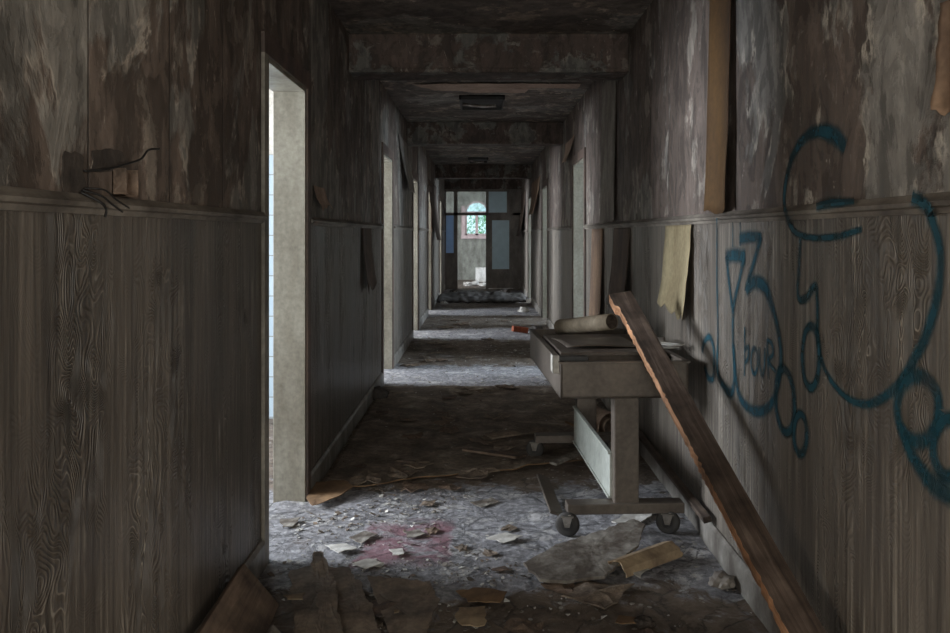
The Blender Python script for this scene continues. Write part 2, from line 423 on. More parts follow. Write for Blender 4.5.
# rooms beside the corridor (cut by cross walls; openings for daylight in the outer walls)
def outer(name, x0, x1, wins):
    m = MB(); ys = Y0
    for a, b in wins + [(26, 26)]:
        m.box(x0, x1, ys, a, -.05, CEIL)
        if b > a: m.box(x0, x1, a, b, -.05, .9); m.box(x0, x1, a, b, 2.4, CEIL)
        ys = b
    struct(m.build(name, M['roomwall']))
LW = [(-2.7, -.9), (2.7, 4.9), (7.0, 8.9), (10.2, 12.1), (13.3, 15.2), (17.0, 19.2)]  # first opening is unseen, placed to throw light on the near wall
RW = [(-2.7, -.9), (7.4, 9.4), (11.9, 13.8), (15.8, 17.8)]  # first opening again added out of view, to angle light forward
outer('wall_left_outer', -4.85, -4.7, LW); outer('wall_right_outer', 4.7, 4.85, RW)
m = MB()
for y in (2.1, 6.1, 9.5, 12.8, 16.2): m.box(-4.7, XL - WT, y, y + .1, -.05, CEIL)
struct(m.build('wall_left_cross', M['roomwall']))
struct(MB().box(-4.7, XL - WT, 6.085, 6.1, -.02, 1.95).build('trim_6', M['tiles']))
m = MB()
for y in (2.1, 6.6, 10.6, 14.8): m.box(XR + WT, 4.7, y, y + .1, -.05, CEIL)
struct(m.build('wall_right_cross', M['roomwall']))
# the corridor's other end, behind the viewer: unseen, opening added for the fill lamp
m = MB()
m.box(-5, -.75, Y0 - .15, Y0, -.05, CEIL).box(.85, 5, Y0 - .15, Y0, -.05, CEIL).box(-.75, .85, Y0 - .15, Y0, 2.5, CEIL)
struct(m.build('wall_front', M['roomwall']))

# far end: back wall with an arched window
YB = 24.5
wx, wr, wz0, wz1 = -.126, .345, 1.32, 2.0
m = MB()
m.box(-5, wx - wr, YB, YB + .25, -.05, CEIL).box(wx + wr, 5, YB, YB + .25, -.05, CEIL).box(wx - wr, wx + wr, YB, YB + .25, -.05, wz0)
n = 16
arc = [(wx + wr * math.cos(math.pi * k / n), wz1 + wr * math.sin(math.pi * k / n)) for k in range(n + 1)]
for (xa, za), (xb, zb) in zip(arc, arc[1:]): m.prism([(xa, za), (xa, CEIL), (xb, CEIL), (xb, zb)], 1, YB, YB + .25)
struct(m.build('wall_back', M['plastergreen']))
win = empty('window_1', (wx, YB, wz0)); win['kind'] = 'structure'
def at(o, e): o.matrix_parent_inverse = Matrix.Translation(e.location).inverted(); return o
m = MB()
for (x0, x1, z0, z1) in ((wx - wr, wx - wr + .05, wz0, wz1), (wx + wr - .05, wx + wr, wz0, wz1), (wx - .04, wx + .04, wz0, wz1 + .02), (wx - wr, wx + wr, wz1 - .035, wz1 + .035), (wx - wr, wx + wr, wz0, wz0 + .05)):
    m.box(x0, x1, YB + .04, YB + .10, z0, z1)
for (xa, za), (xb, zb) in zip(arc, arc[1:]):
    q = [(wx + (x - wx) * .86, wz1 + (z - wz1) * .86) for x, z in ((xa, za), (xb, zb))]
    m.prism([(xa, za), (xb, zb), q[1], q[0]], 1, YB + .04, YB + .10)
at(m.build('window_frame', M['windowframe'], win), win)
m = MB(); m.box(wx - wr + .04, wx + wr - .04, YB + .065, YB + .072, wz0 + .04, wz1)
m.prism([(wx + (x - wx) * .9, wz1 + (z - wz1) * .9) for x, z in arc], 1, YB + .065, YB + .072)
at(m.build('pane', M['clearglass'], win), win)
at(MB().box(wx - wr - .12, wx + wr + .12, YB - .10, YB + .05, wz0 - .1, wz0).build('window_sill', M['windowframe'], win, bevel=.005), win)
m = MB()
for x0, x1 in ((wx - wr - .11, wx - wr), (wx + wr, wx + wr + .11)): m.box(x0, x1, YB - .02, YB, wz0, wz1 + .2)
at(m.build('casing', M['windowframe'], win), win)

# glazed screen across the corridor, with a door leaf
YP = Y1
scr = empty('partition', (0, YP, 0)); scr['kind'] = 'structure'
m = MB()
def fr(x0, x1, z0, z1, d=.07): m.box(x0, x1, YP, YP + d, z0, z1)
fr(XL, -.866, 0, 2.44); fr(-.676, -.58, 0, 2.44); fr(.12, .19, 0, 2.44); fr(.79, XR, 0, 2.44); fr(.64, .80, 1.89, 2.44)
fr(XL, XR, 2.41, 2.47); fr(XL, XR, 1.82, 1.89); fr(-.866, -.676, 0, .89)
at(m.build('frame', M['frame'], scr), scr)
at(MB().box(XL, XR, YP - .02, YP + .1, 2.47, CEIL).build('header', M['beam'], scr), scr)
at(MB().box(-.87, -.67, YP + .03, YP + .036, .88, 1.83).build('sidelight_pane', M['blueglass'], scr), scr)['label'] = 'blue tinted sidelight glass'
for x0, x1, mt in ((-.87, -.67, 'clearglass'), (-.585, .125, 'clearglass'), (.185, .645, 'greyglass')):
    at(MB().box(x0, x1, YP + .03, YP + .036, 1.88, 2.42).build('transom_pane', M[mt], scr), scr)
m = MB()
for x0, x1, z0, z1 in ((.19, .275, .02, 1.82), (.70, .79, .02, 1.82), (.275, .70, .02, .49), (.275, .70, 1.70, 1.82)): m.box(x0, x1, YP + .01, YP + .055, z0, z1)
leaf = at(m.build('door_leaf', M['frame'], scr), scr)
g = MB().box(.27, .705, YP + .03, YP + .036, .48, 1.71).build('door_pane', M['greyglass'], leaf)
g.matrix_parent_inverse = Matrix.Identity(4)
h_ = MB().tube([(.235, YP + .01, 1.02), (.235, YP - .05, 1.02), (.30, YP - .055, 1.02)], .01).build('door_handle', M['chrome'], leaf)
h_.matrix_parent_inverse = Matrix.Identity(4)

# ------------------------------------------------------------------ trolley
cart = empty('instrument_trolley', (.603, 4.36, 0), R(2.7))
tag(cart, 'tarnished steel hospital trolley on casters with a deep open tray', 'trolley')
hw = .287; ya, yb = -.73, .52; z0, z1 = .632, .79
m = MB()
m.box(-hw, hw, ya, yb, z0, z0 + .014)
m.box(-hw, hw, ya, ya + .014, z0, z1); m.box(-hw, hw, yb - .014, yb, z0, z1)
m.box(hw - .014, hw, ya, yb, z0, z1); m.box(-hw, -hw + .014, ya, yb, z0, z1)
tray = m.build('tray', M['cart'], cart, bevel=.003)
m = MB()
for x0, x1, y0, y1 in ((-hw - .006, hw + .006, ya - .006, ya + .022), (-hw - .006, hw + .006, yb - .022, yb + .006), (-hw - .006, -hw + .022, ya, yb), (hw - .022, hw + .006, ya, yb)):
    m.box(x0, x1, y0, y1, z1 - .004, z1 + .006)
m.build('rim', M['cart'], tray, bevel=.002)
m = MB().box(-hw - .02, -hw + .13, ya + .03, ya + .055, z1 + .004, z1 + .026)
hd = m.build('handle', M['darksteel'], cart, bevel=.002); hd['label'] = 'black flat handle bar'
m = MB().box(-hw - .032, -hw - .002, ya + .025, ya + .03, z1 - .045, z1 + .03).box(-hw - .032, -hw - .026, ya + .025, ya + .09, z1 - .045, z1 + .03).box(-hw - .03, -hw + .005, ya + .025, ya + .06, z1 - .05, z1 - .045)
b = m.build('bracket', M['whitemetal'], hd, bevel=.001); b['label'] = 'white metal end bracket'
for y in (-.645, .38):
    m = MB().box(-.03, .084, y, y + .075, .13, z0)
    m.box(-.055, .11, y - .015, y + .09, z0 - .012, z0)
    m.build('post', M['cart'], cart, bevel=.006)
m = MB().box(-.042, -.03, -.60, .42, .15, .358).box(-.05, -.03, -.60, .42, .35, .36).box(-.05, -.03, -.60, .42, .148, .158)
o = m.build('side_panel', M['cartgrey'], cart, bevel=.002); o['label'] = 'grey green enamelled side panel'
for y in (-.665, .60):
    MB().box(-.245, .288, y, y + .085, .096, .142).build('base_bar', M['cart'], cart, bevel=.004)
def caster(x, y, ang):
    f = MB()
    for s in (-1, 1): f.prism([(-.024, .096), (.024, .096), (.011, .046), (-.011, .046)], 0, -.002 + s * .019, .002 + s * .019)
    f.box(-.024, .024, -.028, .028, .090, .096); f.tube([(0, -.01, .05 + .045), (0, -.01, .10)], .016)
    f.tube([(-.026, 0, .054), (.026, 0, .054)], .007)
    fo = f.build('caster', M['chrome'], cart, loc=(x, y, 0), rot=(0, 0, ang))
    w = MB(); prof = [(.014, .030), (.015, .046), (.010, .0535), (0, .055), (-.010, .0535), (-.015, .046), (-.014, .030)]
    seg = 24; rows = [[w.bm.verts.new((px, math.cos(2 * math.pi * k / seg) * r, .055 + math.sin(2 * math.pi * k / seg) * r)) for k in range(seg)] for px, r in prof]
    for A, B in zip(rows, rows[1:]):
        for k in range(seg): w.bm.faces.new((A[k], A[(k + 1) % seg], B[(k + 1) % seg], B[k])).smooth = True
    w.bm.faces.new(rows[0]); w.bm.faces.new(rows[-1][::-1])
    w.build('wheel', M['rubber'], fo)
    h = MB().tube([(-.0165, 0, .055), (.0165, 0, .055)], .026, 18); h.build('hub', M['darksteel'], fo)
caster(-.245, -.66, R(75)); caster(.215, -.65, R(65)); caster(-.245, .64, R(70)); caster(.215, .64, R(100))

# things in the tray
o = MB()
o.box(-.235, .25, -.245, .455, 0, .006)
for x0, x1, y0, y1 in ((-.235, .25, -.245, -.238), (-.235, .25, .448, .455), (-.235, -.228, -.245, .455), (.243, .25, -.245, .455)): o.box(x0, x1, y0, y1, -.147, 0)
o.box(-.24, .255, -.25, -.235, -.01, .008)
lid = o.build('metal_pan', M['cart'], bevel=.003, loc=(.600, 4.10, .797), rot=(0, 0, R(2.7)))
tag(lid, 'upturned brown metal pan lying inside the trolley tray', 'pan')
o = MB().grid(lambda u, v: (-.2 + .4 * u, -.17 + .34 * v, .006 * math.sin(5 * u + 3 * v) + .004), 12, 10)
sh = o.build('metal_sheet', M['cart'], solid=.003, loc=(.59, 4.15, .81), rot=(0, 0, R(8))); tag(sh, 'thin warped sheet lying on the metal pan under the tube', 'sheet')
tp0, tp1 = Vector((.462, 4.80, .815)), Vector((.705, 4.42, .888))
o = MB(); seg = 28
d = (tp1 - tp0).normalized(); a = d.cross(Vector((0, 0, 1))).normalized(); b_ = a.cross(d); L = (tp1 - tp0).length
rows = []
for dist, r in ((0, .044), (L * .5, .044), (L, .044), (L, .039), (L * .5, .039), (0, .039)):
    rows.append([o.bm.verts.new(d * dist + (a * math.cos(2 * math.pi * k / seg) + b_ * math.sin(2 * math.pi * k / seg)) * r) for k in range(seg)])
rows.append(rows[0])
for A, B in zip(rows, rows[1:]):
    for k in range(seg): f = o.bm.faces.new((A[k], A[(k + 1) % seg], B[(k + 1) % seg], B[k])); f.smooth = True; f.material_index = 1 if A is rows[3] or A is rows[4] else 0  # inside coloured dark to stand for the shade in the tube
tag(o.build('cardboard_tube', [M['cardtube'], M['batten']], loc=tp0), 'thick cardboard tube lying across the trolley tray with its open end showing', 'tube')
for k, (x, y, rz, z, sx) in enumerate(((.862, 4.0, 20, .816, .05), (.87, 4.12, -12, .826, .055), (.855, 3.93, 48, .834, .045))):
    o = MB().grid(lambda u, v: (sx * (2 * u - 1), .11 * (2 * v - 1), .003 * (u - .5) ** 2 * 4 * (1 + k) * .6), 8, 8)
    o = o.build('paper_sheet', M['white'] if k != 1 else M['peelgrey'], solid=.002, loc=(x, y, z), rot=(0, 0, R(rz)))
    tag(o, ['white paper scrap lowest in the tray corner by the wall', 'grey paper scrap in the middle of the tray corner pile', 'white paper scrap topmost in the tray corner by the wall'][k], 'paper', 'paper scraps in the tray')

# leaning timber
B0, T0 = Vector((.918, 1.72, .062)), Vector((.695, 4.10, 1.045))
d = (T0 - B0).normalized(); L = (T0 - B0).length
o = MB(); nseg = 150; wd, th = .056, .026
rows = []
for i in range(nseg + 1):
    y = L * i / nseg
    cut = .0 if y > L - .13 else .016 + .003 * noise.noise(Vector((y * 11, 0, 1))) + .007 * noise.noise(Vector((y * 60, 0, 5)))
    rows.append([o.bm.verts.new(p) for p in ((-wd + cut * 1.1, y, -th), (wd, y, -th), (wd + .001 * noise.noise(Vector((y * 9, 2, 2))), y, th), (-wd + cut + .002 * noise.noise(Vector((y * 60, 2, 0))), y, th))])
for A, B in zip(rows, rows[1:]):
    for k in range(4):
        f = o.bm.faces.new((A[k], A[(k + 1) % 4], B[(k + 1) % 4], B[k]))
        f.material_index = 1 if k == 3 else 0
o.bm.faces.new(rows[0][::-1]); o.bm.faces.new(rows[-1])
beam = o.build('timber_beam', [M['timber'], M['timberraw']], bevel=.0025)
xax = d.cross(Vector((0, 0, 1))).normalized(); zax = xax.cross(d)
rl = Matrix.Rotation(R(-9), 3, d); xax = rl @ xax; zax = rl @ zax
beam.matrix_world = Matrix((( xax.x, d.x, zax.x, B0.x), (xax.y, d.y, zax.y, B0.y), (xax.z, d.z, zax.z, B0.z), (0, 0, 0, 1)))
tag(beam, 'long dark split timber leaning across the trolley tray', 'timber')

# ------------------------------------------------------------------ graffiti on the wall
def catmull(p, n=8):
    out = []
    q = [p[0]] + p + [p[-1]]
    for i in range(1, len(q) - 2):
        for k in range(n):
            t = k / n
            out.append(tuple(.5 * (2 * b + (c - a) * t + (2 * a - 5 * b + 4 * c - d_) * t * t + (3 * b - a - 3 * c + d_) * t ** 3) for a, b, c, d_ in zip(q[i - 1], q[i], q[i + 1], q[i + 2])))
    out.append(p[-1]); return out
def ell(cx, cy, rx, ry, tilt=0, a0=0, a1=360, n=18):
    r = []
    for k in range(n + 1):
        a = R(a0 + (a1 - a0) * k / n); x, y = rx * math.cos(a), ry * math.sin(a)
        r.append((cx + x + tilt * y, cy + y))
    return r
S = [
 ([(846, 148), (836, 136), (820, 131), (803, 140), (791, 163), (785, 195), (788, 218), (797, 233), (815, 238), (840, 236), (863, 229)], [.075, .085, .07, .06, .055, .05, .045, .04, .035, .035, .03]),
 ([(817, 206), (833, 203), (855, 201)], [.05, .05, .03]),
 ([(801, 239), (799.5, 266), (799, 297), (807, 298), (816, 286), (818, 304), (819, 345), (829, 376), (848, 398), (870, 404), (895, 389), (914, 361), (928, 333), (938, 297), (941.5, 268), (940.5, 246), (933, 220), (925, 204), (913, 197)], [.03, .035, .04, .05, .045, .035, .035, .035, .035, .04, .045, .05, .055, .055, .05, .05, .05, .055, .06]),
 (ell(811.5, 357, 8.5, 31), [.05] * 19),
 (ell(919, 409, 21, 33), [.06] * 19),
 (ell(951, 448, 17, 29), [.055] * 19),
 ([(901, 424), (910, 450), (922, 470), (936, 486), (955, 497)], [.05, .06, .07, .08, .08]),
 ([(726, 257), (735, 255), (746, 257)], [.085, .09, .085]),
 ([(745, 256), (740, 280), (734, 308), (733.5, 340), (735, 376), (732, 393), (724, 386), (718, 370), (718.5, 330), (717.5, 275), (717.5, 218)], [.06, .05, .05, .05, .05, .07, .06, .05, .035, .03, .03]),
 ([(727, 256), (730, 285), (733.5, 312)], [.06, .045, .05]),
 ([(733.5, 222), (733.5, 247)], [.022, .018]), ([(741, 222), (741, 246)], [.025, .02]),
 ([(740, 239), (750, 237), (762, 237)], [.07, .075, .06]),
 ([(762, 236), (756, 258), (748, 284), (747, 291)], [.055, .05, .05, .06]),
 ([(747, 291), (755, 282), (766, 288), (773, 307), (779, 331), (782, 359), (778.5, 387), (771, 405), (759, 412), (746, 405), (738, 388), (734, 345)], [.07, .085, .085, .07, .06, .055, .055, .06, .065, .06, .055, .045]),
 ([(703, 352), (705, 342), (710, 337), (714, 346), (715, 362), (714, 378), (709, 378), (705, 366)], [.05] * 8),
 (ell(786, 401, 9.5, 32, .06), [.055] * 19),
 (ell(801.5, 434, 6.5, 20), [.05] * 19),
 ([(745.7, 327), (745.4, 376)], [.028, .022]), ([(745.6, 350), (749.5, 347), (749, 358), (746, 363)], [.03] * 4),
 (ell(755.5, 361, 3.4, 13), [.03] * 19),
 ([(760.5, 347), (761, 366), (763.5, 376), (765.6, 366), (766, 348)], [.026] * 5),
 ([(768.3, 339), (769.7, 379)], [.028, .022]), ([(768.5, 340), (773, 344), (774.3, 354), (770, 361), (777, 372)], [.03] * 5),
]
o = MB(); uvl = o.bm.loops.layers.uv.new('UVMap')
for si, (pts, ws) in enumerate(S):
    q = catmull([p + (w,) for p, w in zip(pts, ws)])
    P = [on_wall(a, b) + (w * .90,) for a, b, w in q]
    prev = None; dist = 0
    for i, (y, z, w) in enumerate(P):
        a = P[max(0, i - 1)]; b = P[min(len(P) - 1, i + 1)]
        t = Vector((b[0] - a[0], b[1] - a[1]))
        if t.length < 1e-6: continue
        t.normalize(); nrm = Vector((-t.y, t.x)) * w / 2
        off = .0022 + si * .0001
        row = []
        for s_ in (-1, 0, 1):
            yy, zz = y + nrm.x * s_, z + nrm.y * s_
            ex = .031 if 1.404 < zz < 1.452 else 0
            k_ = (XR - ex) / XR
            row.append(o.bm.verts.new((XR - off - ex, yy * k_, H + (zz - H) * k_)))
        if prev:
            for k in (0, 1):
                f = o.bm.faces.new((prev[k], prev[k + 1], row[k + 1], row[k]))
                for lp, vv in zip(f.loops, (k * .5, k * .5 + .5, k * .5 + .5, k * .5)): lp[uvl].uv = (0, vv)
        prev = row
gr = o.build('graffiti', M['spray'], fix=False)
tag(gr, 'teal spray painted graffiti tag of loops and letters on the wall', 'graffiti')

# ------------------------------------------------------------------ peeling wallpaper hanging off the walls
def hanging(name, side, y0, y1, zt, zb, curl, mat, label, cat='wallpaper', group=None, lean=0, seed=0, taper=0, ragged=.04, side_curl=.02):
    X, s = (XL, 1) if side == 'L' else (XR, -1)
    nu, nv = 10, 26
    def fn(u, v):
        z = zt + (zb - zt) * v
        w0, w1 = y0 + taper * v * (y1 - y0) * .5, y1 - taper * v * (y1 - y0) * .5
        y = w0 + (w1 - w0) * u + lean * v
        off = .004 + curl * v ** 2.2 + side_curl * (2 * u - 1) ** 2 * (.3 + .7 * v) + .006 * (noise.noise(Vector((u * 2, v * 4, seed))) + .6) * v
        if v > .8: z += ragged * (noise.noise(Vector((u * 4.3, seed * 3.1, 0)))) * (v - .8) / .2
        y += .012 * noise.noise(Vector((v * 6, seed, u * .5)))
        return (X + s * off, y, z)
    o = MB().grid(fn, nu, nv).build(name, M[mat], solid=.0015)
    return tag(o, label, cat, group)
G = 'wallpaper strips hanging off the walls'
def wpx(pa, pb, side='R'):
    X = XR if side == 'R' else XL
    return tuple(sorted((X * F / (pa - 481.), X * F / (pb - 481.))))
a, b = wpx(668, 694); hanging('hanging_wallpaper', 'R', a, b, 1.405, .965, .02, 'paper', 'pale yellowish wallpaper strip hanging below the rail behind the timber', group=G, seed=1, ragged=.10, side_curl=.03)
a, b = wpx(615, 631); hanging('hanging_wallpaper', 'R', a, b, 1.405, .88, .03, 'peelbrown', 'dark brown wallpaper strip hanging below the rail above the tube', group=G, seed=2, ragged=.15)
a, b = wpx(593, 604); hanging('hanging_wallpaper', 'R', a, b, 1.405, .45, .02, 'peelorange', 'orange brown wallpaper strip below the rail beside the bluish door jamb', group=G, seed=3)
a, b = wpx(714, 736); hanging('hanging_wallpaper', 'R', a, b, 2.74, 1.455, .012, 'ochre', 'tall ochre stained strip peeling above the rail', group=G, seed=4, ragged=.02, side_curl=.025)
a, b = wpx(603, 617); hanging('hanging_wallpaper', 'R', a, b, 2.60, 1.455, .008, 'peelgrey', 'long grey strip loose above the rail past the first ceiling beam', group=G, seed=5, ragged=.02, side_curl=.012)
a, b = wpx(944, 975); hanging('hanging_wallpaper', 'R', a, b, 1.86, 1.63, .012, 'peelorange', 'torn cream and orange paper curling high above the big graffiti loop', group=G, seed=6, taper=.3)
a, b = wpx(361, 370, 'L'); hanging('hanging_wallpaper', 'L', a, b, 1.42, .95, .03, 'peelbrown', 'narrow dark wallpaper tongue hanging on the wainscot past the open doorway', group=G, seed=7, ragged=.1)
a, b = wpx(312, 323, 'L'); hanging('hanging_wallpaper', 'L', a, b, 1.62, 1.50, .03, 'peelpink', 'small pinkish torn flap above the rail beyond the open doorway', group=G, seed=8, taper=-.0, ragged=.05)
a, b = wpx(566, 575); hanging('hanging_wallpaper', 'R', a, b, 2.42, 2.17, .05, 'peelpink', 'pale torn flap curling above the head of the door past the trolley', group=G, seed=9, taper=.5)
a, b = wpx(398, 411, 'L'); hanging('hanging_wallpaper', 'L', a, b, 2.45, 1.86, .07, 'peelgrey', 'grey pointed wallpaper flap under the second ceiling beam', group=G, seed=10, taper=.6)
a, b = wpx(428, 436, 'L'); hanging('hanging_wallpaper', 'L', a, b, 2.3, 1.25, .10, 'peelbrown', 'long dark curled wallpaper flap near the glazed screen, window light behind', group=G, seed=11, taper=.4)
a, b = wpx(532, 541); hanging('hanging_wallpaper', 'R', a, b, 2.35, 1.72, .08, 'peelorange', 'tan torn wallpaper flap hanging in the distance above white wainscot', group=G, seed=12, taper=.5)
a, b = wpx(520, 526); hanging('hanging_wallpaper', 'R', a, b, 2.35, 1.3, .12, 'peelbrown', 'dark curved wallpaper flap drooping beside the glazed screen door', group=G, seed=13, taper=.4)

# ------------------------------------------------------------------ broken socket and cables on the near wall
def lw(px, py, off=.0): 
    y, z = on_wall(px, py, XL); return Vector((XL + off, y, z))
m = MB()
def ragged_patch(cx, cy, rx, ry, seed, x):
    n = 26; c = m.bm.verts.new(lw(cx, cy, x)); ring = []
    for k in range(n):
        a = 2 * math.pi * k / n; j = 1 + .35 * noise.noise(Vector((math.cos(a) * 1.7, math.sin(a) * 1.7, seed)))
        sq = 1 / max(abs(math.cos(a)), abs(math.sin(a))) ** .7
        ring.append(m.bm.verts.new(lw(cx + rx * j * sq * math.cos(a), cy + ry * j * sq * math.sin(a), x)))
    for k in range(n): m.bm.faces.new((c, ring[k], ring[(k + 1) % n]))
ragged_patch(72, 178, 11, 25, 2, .003); ragged_patch(107, 160, 17, 11, 5, .0025)  # flat dark plates; the shade of the hole is in their colour
o = m.build('broken_plaster', M['dark'], solid=.002); tag(o, 'flat dark patch for the hole of broken plaster around the old socket above the rail', 'hole')
y0_, z_ = on_wall(112, 168, XL); y1_, z1_ = on_wall(125, 196, XL)
m = MB(); zt, zb = z_, 1.452
m.box(XL, XL + .035, y0_, y0_ + .006, zb, zt).box(XL, XL + .035, y1_ - .006, y1_, zb, zt).box(XL, XL + .035, y0_, y1_, zb, zb + .006).box(XL, XL + .004, y0_, y1_, zb, zt)
o = m.build('junction_box', M['board'], bevel=.001); tag(o, 'brown open junction box standing on the rail below loose cables', 'junction box')
def cable(pts, r, label):
    p = [lw(a, b, c) for a, b, c in pts]
    q = catmull([tuple(v) for v in p], 6)
    o = MB().tube(q, r, 8).build('electrical_cord', M['wire']); tag(o, label, 'cable', 'loose cables at the broken socket')
cable([(80, 171, .01), (95, 169, .03), (112, 164, .035), (123, 159, .045), (129, 150, .05), (140, 149, .05)], .0028, 'long black cable curling out from the broken socket hole')
cable([(78, 190, .01), (84, 196, .04), (90, 204, .05), (97, 212, .06)], .0024, 'short cable drooping over the rail, outermost of the bent ones')
cable([(80, 188, .01), (87, 190, .04), (94, 199, .05), (104, 208, .06)], .0022, 'thin cable arching over the rail toward the junction box')
cable([(76, 192, .01), (80, 202, .045), (84, 209, .05), (83, 217, .05)], .003, 'black cable end hanging straight down across the rail')

# ceiling light housings
def fixture(y0, y1, x0, x1, label):
    e = empty('ceiling_light', ((x0 + x1) / 2, (y0 + y1) / 2, CEIL)); tag(e, label, 'ceiling light', 'broken ceiling lights')
    m = MB(); t = .02; zb = CEIL - .045
    m.box(x0, x1, y0, y0 + t, zb, CEIL).box(x0, x1, y1 - t, y1, zb, CEIL).box(x0, x0 + t, y0, y1, zb, CEIL).box(x1 - t, x1, y0, y1, zb, CEIL).box(x0, x1, y0, y1, CEIL - .015, CEIL)
    at(m.build('housing', M['darksteel'], e, bevel=.002), e)
    at(MB().tube([(x0 + .03, (y0 + y1) / 2, CEIL - .035), ((x0 + x1) / 2, (y0 + y1) / 2 + .02, CEIL - .055), (x1 - .08, (y0 + y1) / 2, CEIL - .05)], .016).build('tube', M['chrome'], e), e)['label'] = 'dull broken light tube'
fixture(8.05, 8.75, -.215, .235, 'black broken light housing on the ceiling behind the first beam')
fixture(14.6, 15.2, -.23, .13, 'small pale broken light on the ceiling ahead of the third beam')

# ------------------------------------------------------------------ debris on the floor
def g2(px, py): 
    y = H * F / (py - 234.0); return ((px - 481.0) * y / F, y)
def sheet(name, pts, mat, label, cat, z=.008, thick=.003, warp=.01, seed=0, lift=None, group=None, sub=3):
    """an irregular flat piece; pts = floor outline in metres; lift(x, y) raises it"""
    m = MB(); cx = sum(p[0] for p in pts) / len(pts); cy = sum(p[1] for p in pts) / len(pts)
    # roughen the outline
    ring = []
    for i, p in enumerate(pts):
        q = pts[(i + 1) % len(pts)]; L = math.dist(p, q); n = max(2, int(L / .025))
        for k in range(n):
            t = k / n; x, y = p[0] + (q[0] - p[0]) * t, p[1] + (q[1] - p[1]) * t
            j = .006 * noise.noise(Vector((x * 40, y * 40, seed))); x += .014 * noise.noise(Vector((x * 23, y * 23, seed + 5))); y += .018 * noise.noise(Vector((x * 27, y * 27, seed + 9)))
            ring.append((x + j, y + j))
    rows = []
    for f in (1, .72, .45, .2):
        rows.append([(cx + (x - cx) * f, cy + (y - cy) * f) for x, y in ring])
    def zz(x, y): return z + warp * (noise.noise(Vector((x * 6, y * 6, seed * 1.7))) * .6 + .4) + (lift(x, y) if lift else 0) + max(0, floor_h(x, y))
    V = [[m.bm.verts.new((x - cx, y - cy, zz(x, y))) for x, y in r] for r in rows]
    c = m.bm.verts.new((0, 0, zz(cx, cy)))
    n = len(ring)
    for A, B in zip(V, V[1:]):
        for k in range(n): m.bm.faces.new((A[k], A[(k + 1) % n], B[(k + 1) % n], B[k]))
    for k in range(n): m.bm.faces.new((V[-1][k], V[-1][(k + 1) % n], c))
    o = m.build(name, M[mat], solid=thick, loc=(cx, cy, 0))
    return tag(o, label, cat, group)
def poly(*pp): return [g2(*p) for p in pp]

# torn flooring at the viewer's feet
sheet('linoleum_sheet', poly((290, 576), (313, 570), (318, 600), (332, 690), (300, 690)), 'lino', 'torn brown linoleum sheet with a pale chip beside the leaning board', 'linoleum', seed=1, warp=.02)
sheet('linoleum_strip', poly((312, 566), (322, 565), (334, 590), (348, 690), (324, 690)), 'lino', 'narrow brown linoleum strip overlapping two wider sheets', 'linoleum', z=.042, seed=2, warp=.03)
sheet('linoleum_sheet', poly((322, 570), (348, 572), (362, 592), (390, 660), (395, 690), (346, 690)), 'lino', 'brown linoleum sheet with a pale curled edge ahead of the narrow strip', 'linoleum', z=.012, seed=3, warp=.025, lift=lambda x, y: .02 * max(0, x + .36))
sheet('linoleum_sheet', poly((368, 580), (430, 586), (440, 604), (420, 650), (398, 690), (390, 640)), 'lino', 'ragged dark linoleum piece between the pale curled edge and the tan card', 'linoleum', seed=4, warp=.02)
sheet('cardboard_piece', poly((459, 612), (486, 611), (485, 630), (462, 629), (455, 622)), 'cardpale', 'small square tan card lying in the dark dirt', 'cardboard', seed=5, warp=.012)
sheet('cardboard_piece', poly((455, 594), (480, 590), (508, 596), (500, 606), (470, 604)), 'card', 'flat brown card scrap just beyond the tan square card', 'cardboard', seed=6)
sheet('wood_chip', poly((284, 607), (305, 605), (302, 611), (288, 612)), 'cardpale', 'pale wood chip on the torn linoleum sheet', 'chip', z=.04, seed=7)
sheet('wood_chip', poly((393, 618), (400, 618), (399, 623), (394, 623)), 'cardpale', 'tiny round pale chip on the ragged dark linoleum', 'chip', z=.03, seed=8)
# boards at the foot of the wall
def board(name, c, dims, rot, mat, label, cat='board', group=None):
    lx, ly, lz = dims
    o = MB().box(-lx / 2, lx / 2, -ly / 2, ly / 2, -lz / 2, lz / 2).build(name, M[mat], bevel=.003, loc=c, rot=tuple(R(a) for a in rot))
    return tag(o, label, cat, group)
board('broken_board', (-.79, 2.60, .088), (.03, .72, .20), (0, -40, 2), 'board', 'dark brown broad board leaning on the wall before the open doorway')
board('broken_board', (-.62, 2.42, .045), (.02, .5, .11), (0, -42, 6), 'peelgrey', 'grey board propped against the brown leaning board')
# plasterboard slab, card channel, paper
sheet('plasterboard_slab', poly((523, 572), (560, 557), (600, 546), (634, 537), (645, 541), (638, 558), (604, 584), (566, 589), (540, 587)), 'plaster', 'broken grey plasterboard slab with a raised brown edge before the trolley', 'plasterboard', z=.02, thick=.012, warp=.012, seed=9, lift=lambda x, y: .12 * max(0, y - 3.25))
def channel(c, L, w, rot, mat, label):
    m = MB()
    pr = [(-w, 0), (-w * .75, w * .75), (0, w * 1.0), (w * .85, w * .6), (w, 0)]
    m.grid(lambda u, v: (lambda k: (pr[int(k)][0] + (pr[min(4, int(k) + 1)][0] - pr[int(k)][0]) * (k - int(k)) + .003 * noise.noise(Vector((u * 5, v * 5, 2))), (v - .5) * L + .02 * noise.noise(Vector((u * 6, 0, v))) * (1 if v in (0, 1) else 0), pr[int(k)][1] + (pr[min(4, int(k) + 1)][1] - pr[int(k)][1]) * (k - int(k))))(u * 3.999), 16, 10, smooth=False)
    o = m.build('cardboard_channel', M[mat], solid=.005, loc=c, rot=tuple(R(a) for a in rot)); return tag(o, label, 'cardboard')
x, y = g2(645, 566)
channel((x, y, .012), .34, .05, (0, 0, -52), 'cardpale', 'folded pale cardboard channel lying open beside the plasterboard slab')
